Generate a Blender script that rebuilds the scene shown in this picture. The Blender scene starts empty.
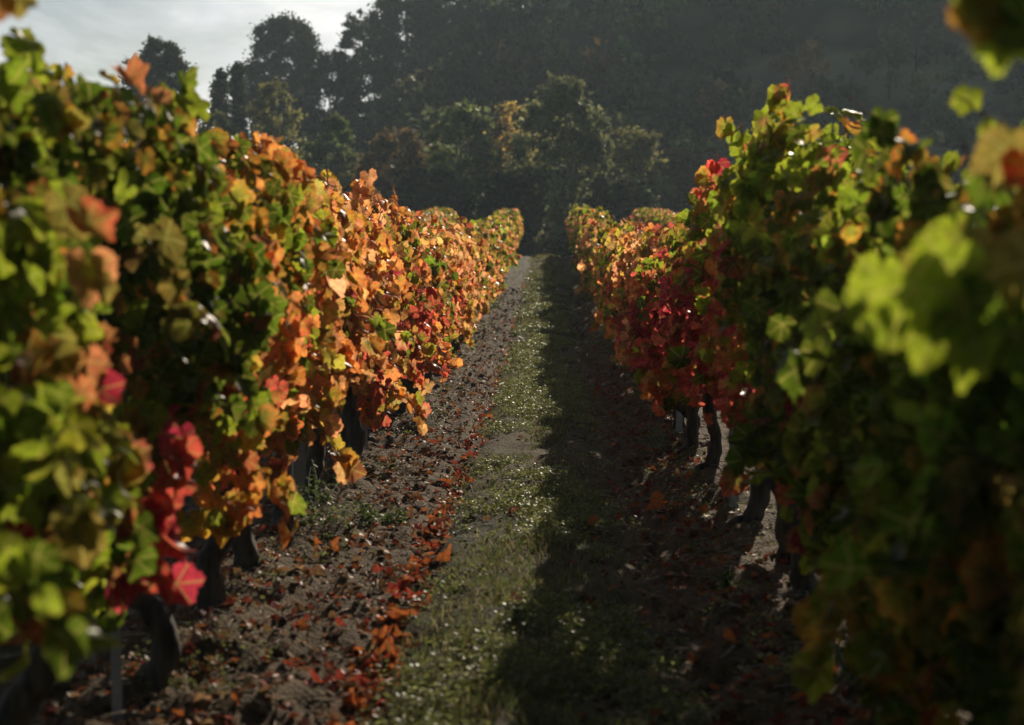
import bpy, math
import numpy as np

SC = bpy.context.scene
COL = SC.collection
R = math.radians
F = 1024 * 60 / 36.0            # focal length in pixels
VX, VY = 548.0, 262.0           # where the level rows vanish in the photograph
CAM_H = 1.35

# ------------------------------------------------------------------ camera, sky, sun, exposure
cd = bpy.data.cameras.new('camera')
cam = bpy.data.objects.new('camera', cd)
COL.objects.link(cam)
cd.lens = 60
cd.sensor_width = 36
cd.clip_start = 0.05
cd.clip_end = 3000
cam.location = (0, 0, CAM_H)
cam.rotation_euler = (R(90) - math.atan((362.5 - VY) / F), 0, math.atan((VX - 512) / F))
cd.dof.use_dof = True
cd.dof.focus_distance = 12.5
cd.dof.aperture_fstop = 2.9
SC.camera = cam

SUN_AZ, SUN_EL = R(15.5), R(25.2)   # azimuth to the right of the rows, elevation
SUN_DIR = np.array([math.sin(SUN_AZ) * math.cos(SUN_EL), math.cos(SUN_AZ) * math.cos(SUN_EL), math.sin(SUN_EL)])
sd = bpy.data.lights.new('sun', 'SUN')
sd.energy = 5.0
sd.angle = R(0.5)
sd.color = (1.0, 0.86, 0.68)
so = bpy.data.objects.new('sun', sd)
COL.objects.link(so)
so.location = (20, 40, 40)
so.rotation_euler = (R(90) - SUN_EL, 0, math.pi - SUN_AZ)

W = bpy.data.worlds.new('World')
SC.world = W
W.use_nodes = True
nt = W.node_tree
nt.nodes.clear()
sky = nt.nodes.new('ShaderNodeTexSky')
sky.sky_type = 'NISHITA'
sky.sun_disc = False
sky.sun_elevation = SUN_EL
sky.sun_rotation = SUN_AZ
tc = nt.nodes.new('ShaderNodeTexCoord')
mp = nt.nodes.new('ShaderNodeMapping')
mp.inputs['Scale'].default_value = (3.2, 3.2, 9.0)
nz = nt.nodes.new('ShaderNodeTexNoise')
nz.inputs['Scale'].default_value = 1.6
nz.inputs['Detail'].default_value = 7
nz.inputs['Roughness'].default_value = 0.6
nz.inputs['Distortion'].default_value = 0.5
rp = nt.nodes.new('ShaderNodeValToRGB')
rp.color_ramp.elements[0].position = 0.38
rp.color_ramp.elements[1].position = 0.58
mx = nt.nodes.new('ShaderNodeMix')
mx.data_type = 'RGBA'
mx.inputs[7].default_value = (18.2, 17.6, 17.5, 1)
bg = nt.nodes.new('ShaderNodeBackground')
bg.inputs['Strength'].default_value = 0.05
wo = nt.nodes.new('ShaderNodeOutputWorld')
L = nt.links.new
L(tc.outputs['Generated'], mp.inputs['Vector'])
L(mp.outputs['Vector'], nz.inputs['Vector'])
L(nz.outputs['Fac'], rp.inputs['Fac'])
# clouds only at front left; unseen sky elsewhere kept clear to cut fill light
dt = nt.nodes.new('ShaderNodeVectorMath')
dt.operation = 'DOT_PRODUCT'
_cb = np.array([-.30, .93, .18])
dt.inputs[1].default_value = tuple(_cb / np.linalg.norm(_cb))
L(tc.outputs['Generated'], dt.inputs[0])
bank = nt.nodes.new('ShaderNodeMapRange')
bank.interpolation_type = 'SMOOTHSTEP'
bank.inputs[1].default_value = .72
bank.inputs[2].default_value = .93
L(dt.outputs['Value'], bank.inputs[0])
nz2 = nt.nodes.new('ShaderNodeTexNoise')
nz2.inputs['Scale'].default_value = 3.4
nz2.inputs['Detail'].default_value = 6
nz2.inputs['Distortion'].default_value = .6
L(mp.outputs['Vector'], nz2.inputs['Vector'])
rp2 = nt.nodes.new('ShaderNodeValToRGB')
rp2.color_ramp.elements[0].position = .36
rp2.color_ramp.elements[1].position = .64
rp2.color_ramp.elements[0].color = (.68, .68, .71, 1)
rp2.color_ramp.elements[1].color = (1, .97, .95, 1)
L(nz2.outputs['Fac'], rp2.inputs['Fac'])
cs = nt.nodes.new('ShaderNodeVectorMath')
cs.operation = 'SCALE'
cs.inputs['Scale'].default_value = 21.5
L(rp2.outputs['Color'], cs.inputs[0])
L(cs.outputs[0], mx.inputs[7])
mb = nt.nodes.new('ShaderNodeMath')
mb.operation = 'MULTIPLY'
L(rp.outputs['Color'], mb.inputs[0])
L(bank.outputs[0], mb.inputs[1])
L(mb.outputs[0], mx.inputs[0])
L(sky.outputs['Color'], mx.inputs[6])
L(mx.outputs[2], bg.inputs['Color'])
L(bg.outputs['Background'], wo.inputs['Surface'])

SC.view_settings.view_transform = 'Standard'
SC.view_settings.look = 'None'
SC.view_settings.gamma = 1
SC.view_settings.exposure = 0.12
SC.render.engine = 'CYCLES'
cy = SC.cycles
cy.use_denoising = True
cy.max_bounces = 6
cy.diffuse_bounces = 3
cy.glossy_bounces = 2
cy.transmission_bounces = 4
cy.volume_bounces = 0
cy.sample_clamp_indirect = 6
HAZE = 0.00045

# ------------------------------------------------------------------ numeric helpers
def hash3(i, j, k, seed):
    n = (i.astype(np.int64) * 73856093) ^ (j.astype(np.int64) * 19349663) ^ (k.astype(np.int64) * 83492791) ^ (seed * 2654435761)
    n = (n ^ (n >> 13)) * 1274126177 & 0x7fffffff
    n = (n ^ (n >> 16)) * 668265263 & 0x7fffffff
    return (n & 0xffff) / 65535.0


def vnoise(x, y, z=None, seed=1):
    """smooth value noise, 0..1"""
    x = np.asarray(x, float)
    y = np.asarray(y, float)
    z = np.zeros_like(x) if z is None else np.asarray(z, float)
    x, y, z = np.broadcast_arrays(x, y, z)
    i, j, k = np.floor(x), np.floor(y), np.floor(z)
    u, v, w = x - i, y - j, z - k
    u, v, w = u * u * (3 - 2 * u), v * v * (3 - 2 * v), w * w * (3 - 2 * w)
    i, j, k = i.astype(np.int64), j.astype(np.int64), k.astype(np.int64)
    o = 0
    for a in (0, 1):
        for b in (0, 1):
            for c in (0, 1):
                o = o + hash3(i + a, j + b, k + c, seed) * (u if a else 1 - u) * (v if b else 1 - v) * (w if c else 1 - w)
    return o


def fbm(x, y, z=None, seed=1, octv=3):
    s, a, t = 0, 1.0, 0
    for o in range(octv):
        q = 2.03 ** o
        s = s + a * vnoise(np.asarray(x) * q, np.asarray(y) * q, None if z is None else np.asarray(z) * q, seed + o * 17)
        t += a
        a *= 0.5
    return s / t


def norm(v):
    return v / np.maximum(np.linalg.norm(v, axis=-1, keepdims=True), 1e-9)


def softplus(t):
    return np.logaddexp(0, t)


def sstep(a, b, x):
    t = np.clip((x - a) / (b - a), 0, 1)
    return t * t * (3 - 2 * t)


def hill(x, y):
    A = 7 + 34 / (1 + np.exp(-(x + 5.5) / 8.5))
    return A * sstep(80, 178, y)


def ground_h(x, y):
    x = np.asarray(x, float)
    y = np.asarray(y, float)
    g = 0.0455 * 4 * softplus((y - 24) / 4) - 0.16 * 1.5 * softplus((y - 60.5) / 1.5) + 0.1145 * 1.5 * softplus((y - 80) / 1.5)
    return g + hill(x, y)


def relief(x, y):
    """small shape of the lane between the rows"""
    x = np.asarray(x, float)
    y = np.asarray(y, float)
    wob = (vnoise(y * 0.45, y * 0, seed=3) - .5) * 0.10
    xx = x + wob
    near = np.exp(-np.maximum(np.abs(x) - 2.5, 0)) * sstep(70, 62, y)
    r = 0.05 * np.exp(-((xx + 1.2) / 0.32) ** 2) + 0.05 * np.exp(-((xx - 1.0) / 0.3) ** 2)
    r = r - 0.055 * np.exp(-((xx + 0.56) / 0.10) ** 2) - 0.03 * np.exp(-((xx - 0.52) / 0.14) ** 2)
    r = r + 0.03 * np.exp(-((xx + 0.05) / 0.32) ** 2)
    grass = sstep(0.48, 0.36, np.abs(xx + 0.03))
    soil = 1 - grass * 0.45
    c = fbm(x * 7, y * 5, seed=11, octv=4) - .5
    rg = np.abs(vnoise(x * 16, y * 11, seed=23) - .5)
    return near * (r + soil * (0.13 * c + 0.045 * (0.25 - rg)))


def surf(x, y):
    return ground_h(x, y) + relief(x, y)


def px2w(px, py, D):
    return np.array([(px - VX) * D / F, D, CAM_H + (VY - py) * D / F])


# ------------------------------------------------------------------ mesh helpers
def make_mesh(name, V, T, col=None, lp=None, mat=None, smooth=True):
    me = bpy.data.meshes.new(name)
    V = np.ascontiguousarray(V, dtype=np.float32)
    T = np.ascontiguousarray(T, dtype=np.int32)
    k = T.shape[1]
    me.vertices.add(len(V))
    me.vertices.foreach_set('co', V.ravel())
    me.loops.add(T.size)
    me.loops.foreach_set('vertex_index', T.ravel())
    me.polygons.add(len(T))
    me.polygons.foreach_set('loop_start', np.arange(0, T.size, k, dtype=np.int32))
    me.polygons.foreach_set('loop_total', np.full(len(T), k, dtype=np.int32))
    me.polygons.foreach_set('use_smooth', np.full(len(T), smooth))
    if col is not None:
        a = me.attributes.new('Col', 'FLOAT_COLOR', 'POINT')
        c4 = np.ones((len(V), 4), np.float32)
        c4[:, :3] = col
        a.data.foreach_set('color', c4.ravel())
    if lp is not None:
        a = me.attributes.new('lp', 'FLOAT_VECTOR', 'POINT')
        v3 = np.zeros((len(V), 3), np.float32)
        v3[:, :2] = lp
        a.data.foreach_set('vector', v3.ravel())
    me.update(calc_edges=True)
    me.validate()
    if mat is not None:
        me.materials.append(mat)
    return me


def link(name, data, parent=None, loc=(0, 0, 0)):
    o = bpy.data.objects.new(name, data)
    COL.objects.link(o)
    o.location = loc
    if parent is not None:
        o.parent = parent
    return o


def tag(o, label=None, cat=None, group=None, kind=None):
    if label:
        o['label'] = label
    if cat:
        o['category'] = cat
    if group:
        o['group'] = group
    if kind:
        o['kind'] = kind
    return o


class Bag:
    """collects pieces (vertices + triangles + colours) into one mesh"""
    def __init__(self):
        self.V, self.T, self.C, self.P, self.n = [], [], [], [], 0

    def add(self, V, T, C=None, P=None):
        self.V.append(V)
        self.T.append(np.asarray(T) + self.n)
        self.C.append(np.ones((len(V), 3)) * 0.5 if C is None else C)
        self.P.append(np.zeros((len(V), 2)) if P is None else P)
        self.n += len(V)

    def mesh(self, name, mat, off=None, smooth=True):
        V = np.concatenate(self.V)
        if off is not None:
            V = V - np.asarray(off)
        return make_mesh(name, V, np.concatenate(self.T), np.concatenate(self.C), np.concatenate(self.P), mat, smooth)


def tube(pts, rad, n=7, rough=0.0, seed=0, cap=True):
    pts = np.asarray(pts, float)
    m = len(pts)
    rad = np.broadcast_to(np.asarray(rad, float), (m,))
    d = norm(np.gradient(pts, axis=0))
    ref = np.array([0, 0, 1.0]) if abs(d[0][2]) < 0.8 else np.array([1.0, 0, 0])
    a = norm(np.cross(d, ref))
    b = np.cross(d, a)
    th = np.linspace(0, 2 * np.pi, n, endpoint=False)
    rr = rad[:, None] * np.ones(n)
    if rough:
        rr = rr * (1 + rough * (vnoise(np.cos(th)[None] * 1.6 + seed, np.sin(th)[None] * 1.6, np.arange(m)[:, None] * 0.8, seed=seed + 5) - .5) * 2)
    V = pts[:, None] + rr[..., None] * (np.cos(th)[None, :, None] * a[:, None] + np.sin(th)[None, :, None] * b[:, None])
    V = V.reshape(-1, 3)
    i = np.arange(m - 1)[:, None] * n
    j = np.arange(n)[None]
    j2 = (j + 1) % n
    q = np.stack([i + j, i + j2, i + n + j2, i + n + j], -1).reshape(-1, 4)
    T = np.concatenate([q[:, [0, 1, 2]], q[:, [0, 2, 3]]])
    if cap:
        V = np.concatenate([V, pts[:1], pts[-1:]])
        c0, c1 = m * n, m * n + 1
        jj = np.arange(n)
        T = np.concatenate([T, np.stack([np.full(n, c0), (jj + 1) % n, jj], -1),
                            np.stack([np.full(n, c1), (m - 1) * n + jj, (m - 1) * n + (jj + 1) % n], -1)])
    return V, T


def smooth_path(ctrl, n=12):
    ctrl = np.asarray(ctrl, float)
    t = np.linspace(0, len(ctrl) - 1, n)
    i = np.clip(np.floor(t).astype(int), 0, len(ctrl) - 2)
    u = (t - i)[:, None]
    p0 = ctrl[np.maximum(i - 1, 0)]
    p1 = ctrl[i]
    p2 = ctrl[i + 1]
    p3 = ctrl[np.minimum(i + 2, len(ctrl) - 1)]
    return 0.5 * (2 * p1 + (p2 - p0) * u + (2 * p0 - 5 * p1 + 4 * p2 - p3) * u ** 2 + (3 * p1 - p0 - 3 * p2 + p3) * u ** 3)


# ------------------------------------------------------------------ materials
def new_mat(name):
    m = bpy.data.materials.new(name)
    m.use_nodes = True
    m.node_tree.nodes.clear()
    return m, m.node_tree.nodes, m.node_tree.links.new


def math_node(N, Lk, op, a, b=None, clamp=False):
    n = N.new('ShaderNodeMath')
    n.operation = op
    n.use_clamp = clamp
    for s, v in ((0, a), (1, b)):
        if v is None:
            continue
        if isinstance(v, (int, float)):
            n.inputs[s].default_value = v
        else:
            Lk(v, n.inputs[s])
    return n.outputs[0]


def leaf_material(name, veins=True, transl=0.6, rough=0.36, gain=2.1, spec=0.08, noise_scale=60):
    m, N, Lk = new_mat(name)
    at = N.new('ShaderNodeAttribute')
    at.attribute_name = 'Col'
    geo = N.new('ShaderNodeNewGeometry')
    nz = N.new('ShaderNodeTexNoise')
    nz.inputs['Scale'].default_value = noise_scale
    nz.inputs['Detail'].default_value = 3
    Lk(geo.outputs['Position'], nz.inputs['Vector'])
    mr = N.new('ShaderNodeMapRange')
    mr.inputs[1].default_value = .25
    mr.inputs[2].default_value = .75
    mr.inputs[3].default_value = .62
    mr.inputs[4].default_value = 1.35
    Lk(nz.outputs['Fac'], mr.inputs[0])
    mul = N.new('ShaderNodeVectorMath')
    mul.operation = 'SCALE'
    Lk(at.outputs['Color'], mul.inputs[0])
    Lk(mr.outputs[0], mul.inputs['Scale'])
    colr = mul.outputs[0]
    # brown blemishes
    nb = N.new('ShaderNodeTexNoise')
    nb.inputs['Scale'].default_value = noise_scale * .45
    nb.inputs['Detail'].default_value = 2
    Lk(geo.outputs['Position'], nb.inputs['Vector'])
    kb = N.new('ShaderNodeMapRange')
    kb.inputs[1].default_value = .60
    kb.inputs[2].default_value = .70
    kb.inputs[3].default_value = 0
    kb.inputs[4].default_value = .65
    Lk(nb.outputs['Fac'], kb.inputs[0])
    xb = N.new('ShaderNodeMix')
    xb.data_type = 'RGBA'
    Lk(kb.outputs[0], xb.inputs[0])
    Lk(colr, xb.inputs[6])
    xb.inputs[7].default_value = (.10, .055, .018, 1)
    colr = xb.outputs[2]
    if veins:
        lp = N.new('ShaderNodeAttribute')
        lp.attribute_name = 'lp'
        sx = N.new('ShaderNodeSeparateXYZ')
        Lk(lp.outputs['Vector'], sx.inputs[0])
        th = math_node(N, Lk, 'ABSOLUTE', math_node(N, Lk, 'ARCTAN2', sx.outputs[1], sx.outputs[0]))
        vl = N.new('ShaderNodeVectorMath')
        vl.operation = 'LENGTH'
        Lk(lp.outputs['Vector'], vl.inputs[0])
        ds = []
        for ang in (0.0, 0.93, 1.98):
            dd = math_node(N, Lk, 'ABSOLUTE', math_node(N, Lk, 'SUBTRACT', th, ang))
            ds.append(dd)
        d = math_node(N, Lk, 'MULTIPLY', math_node(N, Lk, 'MINIMUM', math_node(N, Lk, 'MINIMUM', ds[0], ds[1]), ds[2]), vl.outputs['Value'])
        k = N.new('ShaderNodeMapRange')
        k.inputs[1].default_value = .012
        k.inputs[2].default_value = .05
        k.inputs[3].default_value = .55
        k.inputs[4].default_value = 0
        Lk(d, k.inputs[0])
        mx = N.new('ShaderNodeMix')
        mx.data_type = 'RGBA'
        Lk(k.outputs[0], mx.inputs[0])
        Lk(colr, mx.inputs[6])
        mx.inputs[7].default_value = (.30, .26, .07, 1)
        colr = mx.outputs[2]
    pr = N.new('ShaderNodeBsdfPrincipled')
    pr.inputs['Roughness'].default_value = rough
    pr.inputs['Specular IOR Level'].default_value = spec
    Lk(colr, pr.inputs['Base Color'])
    bp = N.new('ShaderNodeBump')
    bp.inputs['Strength'].default_value = .25
    bp.inputs['Distance'].default_value = .004
    Lk(nz.outputs['Fac'], bp.inputs['Height'])
    Lk(bp.outputs['Normal'], pr.inputs['Normal'])
    g = N.new('ShaderNodeVectorMath')
    g.operation = 'SCALE'
    g.inputs['Scale'].default_value = gain
    Lk(colr, g.inputs[0])
    tr = N.new('ShaderNodeBsdfTranslucent')
    Lk(g.outputs[0], tr.inputs['Color'])
    mix = N.new('ShaderNodeMixShader')
    mix.inputs[0].default_value = transl
    Lk(pr.outputs[0], mix.inputs[1])
    Lk(tr.outputs[0], mix.inputs[2])
    out = N.new('ShaderNodeOutputMaterial')
    Lk(mix.outputs[0], out.inputs['Surface'])
    return m


def bark_material(name, c1, c2, scale=28, bump=0.6):
    m, N, Lk = new_mat(name)
    tcn = N.new('ShaderNodeTexCoord')
    mpn = N.new('ShaderNodeMapping')
    mpn.inputs['Scale'].default_value = (1, 1, .22)
    Lk(tcn.outputs['Object'], mpn.inputs['Vector'])
    nz = N.new('ShaderNodeTexNoise')
    nz.inputs['Scale'].default_value = scale
    nz.inputs['Detail'].default_value = 5
    Lk(mpn.outputs['Vector'], nz.inputs['Vector'])
    rpn = N.new('ShaderNodeValToRGB')
    rpn.color_ramp.elements[0].position = .35
    rpn.color_ramp.elements[1].position = .68
    rpn.color_ramp.elements[0].color = (*c1, 1)
    rpn.color_ramp.elements[1].color = (*c2, 1)
    Lk(nz.outputs['Fac'], rpn.inputs['Fac'])
    pr = N.new('ShaderNodeBsdfPrincipled')
    pr.inputs['Roughness'].default_value = .85
    Lk(rpn.outputs['Color'], pr.inputs['Base Color'])
    bp = N.new('ShaderNodeBump')
    bp.inputs['Strength'].default_value = bump
    bp.inputs['Distance'].default_value = .02
    Lk(nz.outputs['Fac'], bp.inputs['Height'])
    Lk(bp.outputs['Normal'], pr.inputs['Normal'])
    out = N.new('ShaderNodeOutputMaterial')
    Lk(pr.outputs[0], out.inputs['Surface'])
    return m


M_LEAF = leaf_material('vine_leaf', True)
M_LEAF_FAR = leaf_material('vine_leaf_plain', False)
M_FALLEN = leaf_material('fallen_leaf', True, transl=.3, rough=.5, gain=1.3)
M_WEED = leaf_material('weed_leaf', False, transl=.45, rough=.42, gain=1.6)
M_TREE = leaf_material('tree_leaf', False, transl=.42, rough=.6, gain=1.7, spec=.08, noise_scale=2)
M_BARK = bark_material('vine_bark', (.020, .015, .010), (.095, .075, .045))
M_CANE = bark_material('cane_bark', (.10, .055, .03), (.19, .11, .06), 40, .2)
M_TBARK = bark_material('tree_bark', (.05, .042, .035), (.15, .13, .11), 5, .5)
M_TWIG = bark_material('twig_bark', (.11, .08, .05), (.36, .29, .19), 30, .2)


def metal_material():
    m, N, Lk = new_mat('galvanised_steel')
    nz = N.new('ShaderNodeTexNoise')
    nz.inputs['Scale'].default_value = 35
    nz.inputs['Detail'].default_value = 4
    tcn = N.new('ShaderNodeTexCoord')
    Lk(tcn.outputs['Object'], nz.inputs['Vector'])
    rpn = N.new('ShaderNodeValToRGB')
    rpn.color_ramp.elements[0].color = (.16, .16, .165, 1)
    rpn.color_ramp.elements[1].color = (.34, .345, .35, 1)
    Lk(nz.outputs['Fac'], rpn.inputs['Fac'])
    pr = N.new('ShaderNodeBsdfPrincipled')
    pr.inputs['Metallic'].default_value = .7
    pr.inputs['Roughness'].default_value = .5
    Lk(rpn.outputs['Color'], pr.inputs['Base Color'])
    out = N.new('ShaderNodeOutputMaterial')
    Lk(pr.outputs[0], out.inputs['Surface'])
    return m


M_STEEL = metal_material()


def soil_material():
    m, N, Lk = new_mat('vineyard_soil')
    geo = N.new('ShaderNodeNewGeometry')
    at = N.new('ShaderNodeAttribute')
    at.attribute_name = 'Col'
    n1 = N.new('ShaderNodeTexNoise')
    n1.inputs['Scale'].default_value = 22
    n1.inputs['Detail'].default_value = 6
    n1.inputs['Roughness'].default_value = .65
    Lk(geo.outputs['Position'], n1.inputs['Vector'])
    n2 = N.new('ShaderNodeTexVoronoi')
    n2.inputs['Scale'].default_value = 70
    Lk(geo.outputs['Position'], n2.inputs['Vector'])
    mr = N.new('ShaderNodeMapRange')
    mr.inputs[1].default_value = .3
    mr.inputs[2].default_value = .72
    mr.inputs[3].default_value = .55
    mr.inputs[4].default_value = 1.5
    Lk(n1.outputs['Fac'], mr.inputs[0])
    sc = N.new('ShaderNodeVectorMath')
    sc.operation = 'SCALE'
    Lk(at.outputs['Color'], sc.inputs[0])
    Lk(mr.outputs[0], sc.inputs['Scale'])
    h = math_node(N, Lk, 'ADD', n1.outputs['Fac'], math_node(N, Lk, 'MULTIPLY', n2.outputs['Distance'], .35))
    pr = N.new('ShaderNodeBsdfPrincipled')
    pr.inputs['Roughness'].default_value = .85
    pr.inputs['Specular IOR Level'].default_value = .10
    Lk(sc.outputs[0], pr.inputs['Base Color'])
    bp = N.new('ShaderNodeBump')
    bp.inputs['Strength'].default_value = 1.0
    bp.inputs['Distance'].default_value = .035
    Lk(h, bp.inputs['Height'])
    Lk(bp.outputs['Normal'], pr.inputs['Normal'])
    out = N.new('ShaderNodeOutputMaterial')
    Lk(pr.outputs[0], out.inputs['Surface'])
    return m


M_SOIL = soil_material()

# ------------------------------------------------------------------ ground sheet (lane, field and hill)
def build_ground():
    xs = np.concatenate([-np.geomspace(300, 2.6, 46)[:-1], np.arange(-2.6, 2.6, 0.03), np.geomspace(2.6, 300, 46)])
    ys = [-30, -20, -12, -7, -4, -2, 0, 1, 2]
    y = 2.6
    while y < 76:
        ys.append(y)
        y += max(0.03, 0.03 * y / 5.5)
    y = 76
    while y < 500:
        ys.append(y)
        y *= 1.022
    ys = np.array(ys + [500.0])
    X, Y = np.meshgrid(xs, ys)
    Z = surf(X, Y)
    far = sstep(75, 95, Y)
    Z = Z + far * (fbm(X * .12, Y * .12, seed=41) - .5) * 3.0
    V = np.stack([X, Y, Z], -1).reshape(-1, 3)
    nx, ny = len(xs), len(ys)
    i = np.arange(ny - 1)[:, None] * nx
    j = np.arange(nx - 1)[None]
    T = np.stack([i + j, i + j + 1, i + nx + j + 1, i + nx + j], -1).reshape(-1, 4)
    x, y = V[:, 0], V[:, 1]
    wob = (vnoise(y * 0.45, y * 0, seed=3) - .5) * 0.10
    grass = sstep(0.55, 0.33, np.abs(x + wob + 0.10) / (1 + 1.0 * sstep(16, 40, y))) * (0.35 + 0.65 * sstep(.35, .6, fbm(x * 3, y * 1.5, seed=51)))
    soil = np.array([.098, .067, .034])
    gr = np.array([.050, .050, .022])
    grass = np.maximum(grass, .8 * sstep(1.5, 1.9, np.abs(x + .1)) * sstep(.30, .55, fbm(x * 1.3, y * .8, seed=53)))
    c = soil * (1 - grass)[:, None] + gr * grass[:, None]
    fr = sstep(66, 80, y)[:, None]
    pat = sstep(.48, .66, fbm(x * .09, y * .28, seed=71, octv=3))[:, None]
    c = c * (1 - fr) + (np.array([.035, .04, .022]) * (1 - pat) + np.array([.24, .22, .13]) * pat) * fr
    me = make_mesh('ground', V, T, c, None, M_SOIL)
    o = link('ground', me)
    tag(o, kind='structure')
    return o


build_ground()

# ------------------------------------------------------------------ haze box
def build_haze():
    x0, x1, y0, y1, z0, z1 = -330, 330, -45, 530, -4.5, 84
    V = np.array([(x, y, z) for x in (x0, x1) for y in (y0, y1) for z in (z0, z1)], float)
    T = np.array([(0, 1, 3, 2), (4, 6, 7, 5), (0, 4, 5, 1), (2, 3, 7, 6), (0, 2, 6, 4), (1, 5, 7, 3)])
    m, N, Lk = new_mat('haze_air')
    pv = N.new('ShaderNodeVolumePrincipled')
    pv.inputs['Color'].default_value = (.66, .84, .95, 1)
    pv.inputs['Density'].default_value = HAZE
    pv.inputs['Anisotropy'].default_value = .35
    out = N.new('ShaderNodeOutputMaterial')
    Lk(pv.outputs[0], out.inputs['Volume'])
    o = link('haze', make_mesh('haze', V, T, mat=m, smooth=False))
    tag(o, kind='stuff')


build_haze()

# ------------------------------------------------------------------ vine leaves
def leaf_templates(n, ring, teeth, rng):
    """lobed leaf outline; u to the tip, v sideways, origin where the stalk joins"""
    ka = np.radians([0, 14, 30, 52, 68, 86, 112, 135, 158, 174, 180])
    out = []
    for q in range(3):
        kr = np.array([.98, .92, .76, .93, .86, .72, .80, .74, .64, .38, .12]) * (1 + rng.uniform(-.07, .07, 11))
        th = np.linspace(-np.pi, np.pi, n, endpoint=False)
        r = np.interp(np.abs(th), ka, kr)
        r = r * (1 + teeth * np.where(np.arange(n) % 2, 1, -1)) * (1 + rng.uniform(-.03, .03, n))
        u, v = r * np.cos(th), r * np.sin(th) * 1.05
        uv = [np.stack([u, v], -1)]
        rf = [np.ones(n)]
        j = np.arange(n)
        j2 = (j + 1) % n
        if ring:
            uv.append(np.stack([u, v], -1) * .52)
            rf.append(np.full(n, .5))
            c = 2 * n
            T = np.concatenate([np.stack([j, j2, n + j2], -1), np.stack([j, n + j2, n + j], -1), np.stack([n + j, n + j2, np.full(n, c)], -1)])
        else:
            c = n
            T = np.stack([j, j2, np.full(n, c)], -1)
        uv.append(np.zeros((1, 2)))
        rf.append(np.zeros(1))
        out.append((np.concatenate(uv), np.concatenate(rf), T))
    return out


_r = np.random.default_rng(5)
LOD = {0: leaf_templates(44, True, .055, _r), 1: leaf_templates(28, True, .055, _r), 2: leaf_templates(11, False, 0.0, _r)}


def add_leaves(bag, P, Nn, Tt, S, Cc, Cm, lod, rng, curl=1.5):
    n = norm(Nn)
    t = norm(Tt - (Tt * n).sum(-1, keepdims=True) * n)
    b = np.cross(n, t)
    which = rng.integers(0, 3, len(P))
    for k in range(3):
        s = which == k
        if not s.any():
            continue
        uv, rf, T = LOD[lod][k]
        m = int(s.sum())
        asp = rng.uniform(.62, 1.0, (m, 1))
        u = uv[None, :, 0] * np.ones((m, 1))
        v = uv[None, :, 1] * asp
        th = np.arctan2(uv[:, 1], uv[:, 0])[None]
        r2 = u * u + v * v
        fold = rng.normal(.12, .22, (m, 1)) * curl
        droop = rng.normal(-.20, .22, (m, 1)) * curl
        cup = rng.normal(0, .20, (m, 1)) * curl
        rip = rng.uniform(.04, .16, (m, 1)) * curl
        w = fold * np.abs(v) + droop * u * np.abs(u) + cup * r2 + rip * r2 * np.sin(4 * th + rng.uniform(0, 6.3, (m, 1)))
        tw = rng.normal(0, .18, (m, 1)) * curl
        w = w + tw * u * v
        sc = S[s][:, None, None]
        V = P[s][:, None] + sc * (u[..., None] * t[s][:, None] + v[..., None] * b[s][:, None] + w[..., None] * n[s][:, None])
        edge = rng.uniform(.0, 1.0, (m, 1))
        mk = np.clip((rf[None] - .3 * edge) * 1.4, 0, 1) * (0.6 + .4 * rng.random((m, len(rf))))
        C = Cc[s][:, None] * (1 - mk[..., None]) + Cm[s][:, None] * mk[..., None]
        nv = len(uv)
        TT = (T[None] + (np.arange(m) * nv)[:, None, None]).reshape(-1, 3)
        bag.add(V.reshape(-1, 3), TT, C.reshape(-1, 3), np.broadcast_to(uv[None], (m, nv, 2)).reshape(-1, 2))


# pigments: (centre, margin)
PAL = {
    'green': ((.044, .072, .006), (.068, .102, .008)),
    'lime': ((.118, .165, .010), (.185, .215, .016)),
    'yellow': ((.34, .28, .030), (.46, .33, .045)),
    'turning': ((.14, .16, .016), (.38, .15, .025)),
    'orange': ((.44, .20, .045), (.46, .14, .040)),
    'peach': ((.54, .32, .13), (.48, .20, .085)),
    'red': ((.32, .065, .035), (.40, .055, .040)),
    'crimson': ((.21, .020, .030), (.31, .028, .045)),
    'rust': ((.20, .085, .030), (.26, .095, .035)),
    'olive': ((.110, .105, .020), (.17, .12, .025)),
}
PK = list(PAL)
PCc = np.array([PAL[k][0] for k in PK])
PCm = np.array([PAL[k][1] for k in PK])

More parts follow.
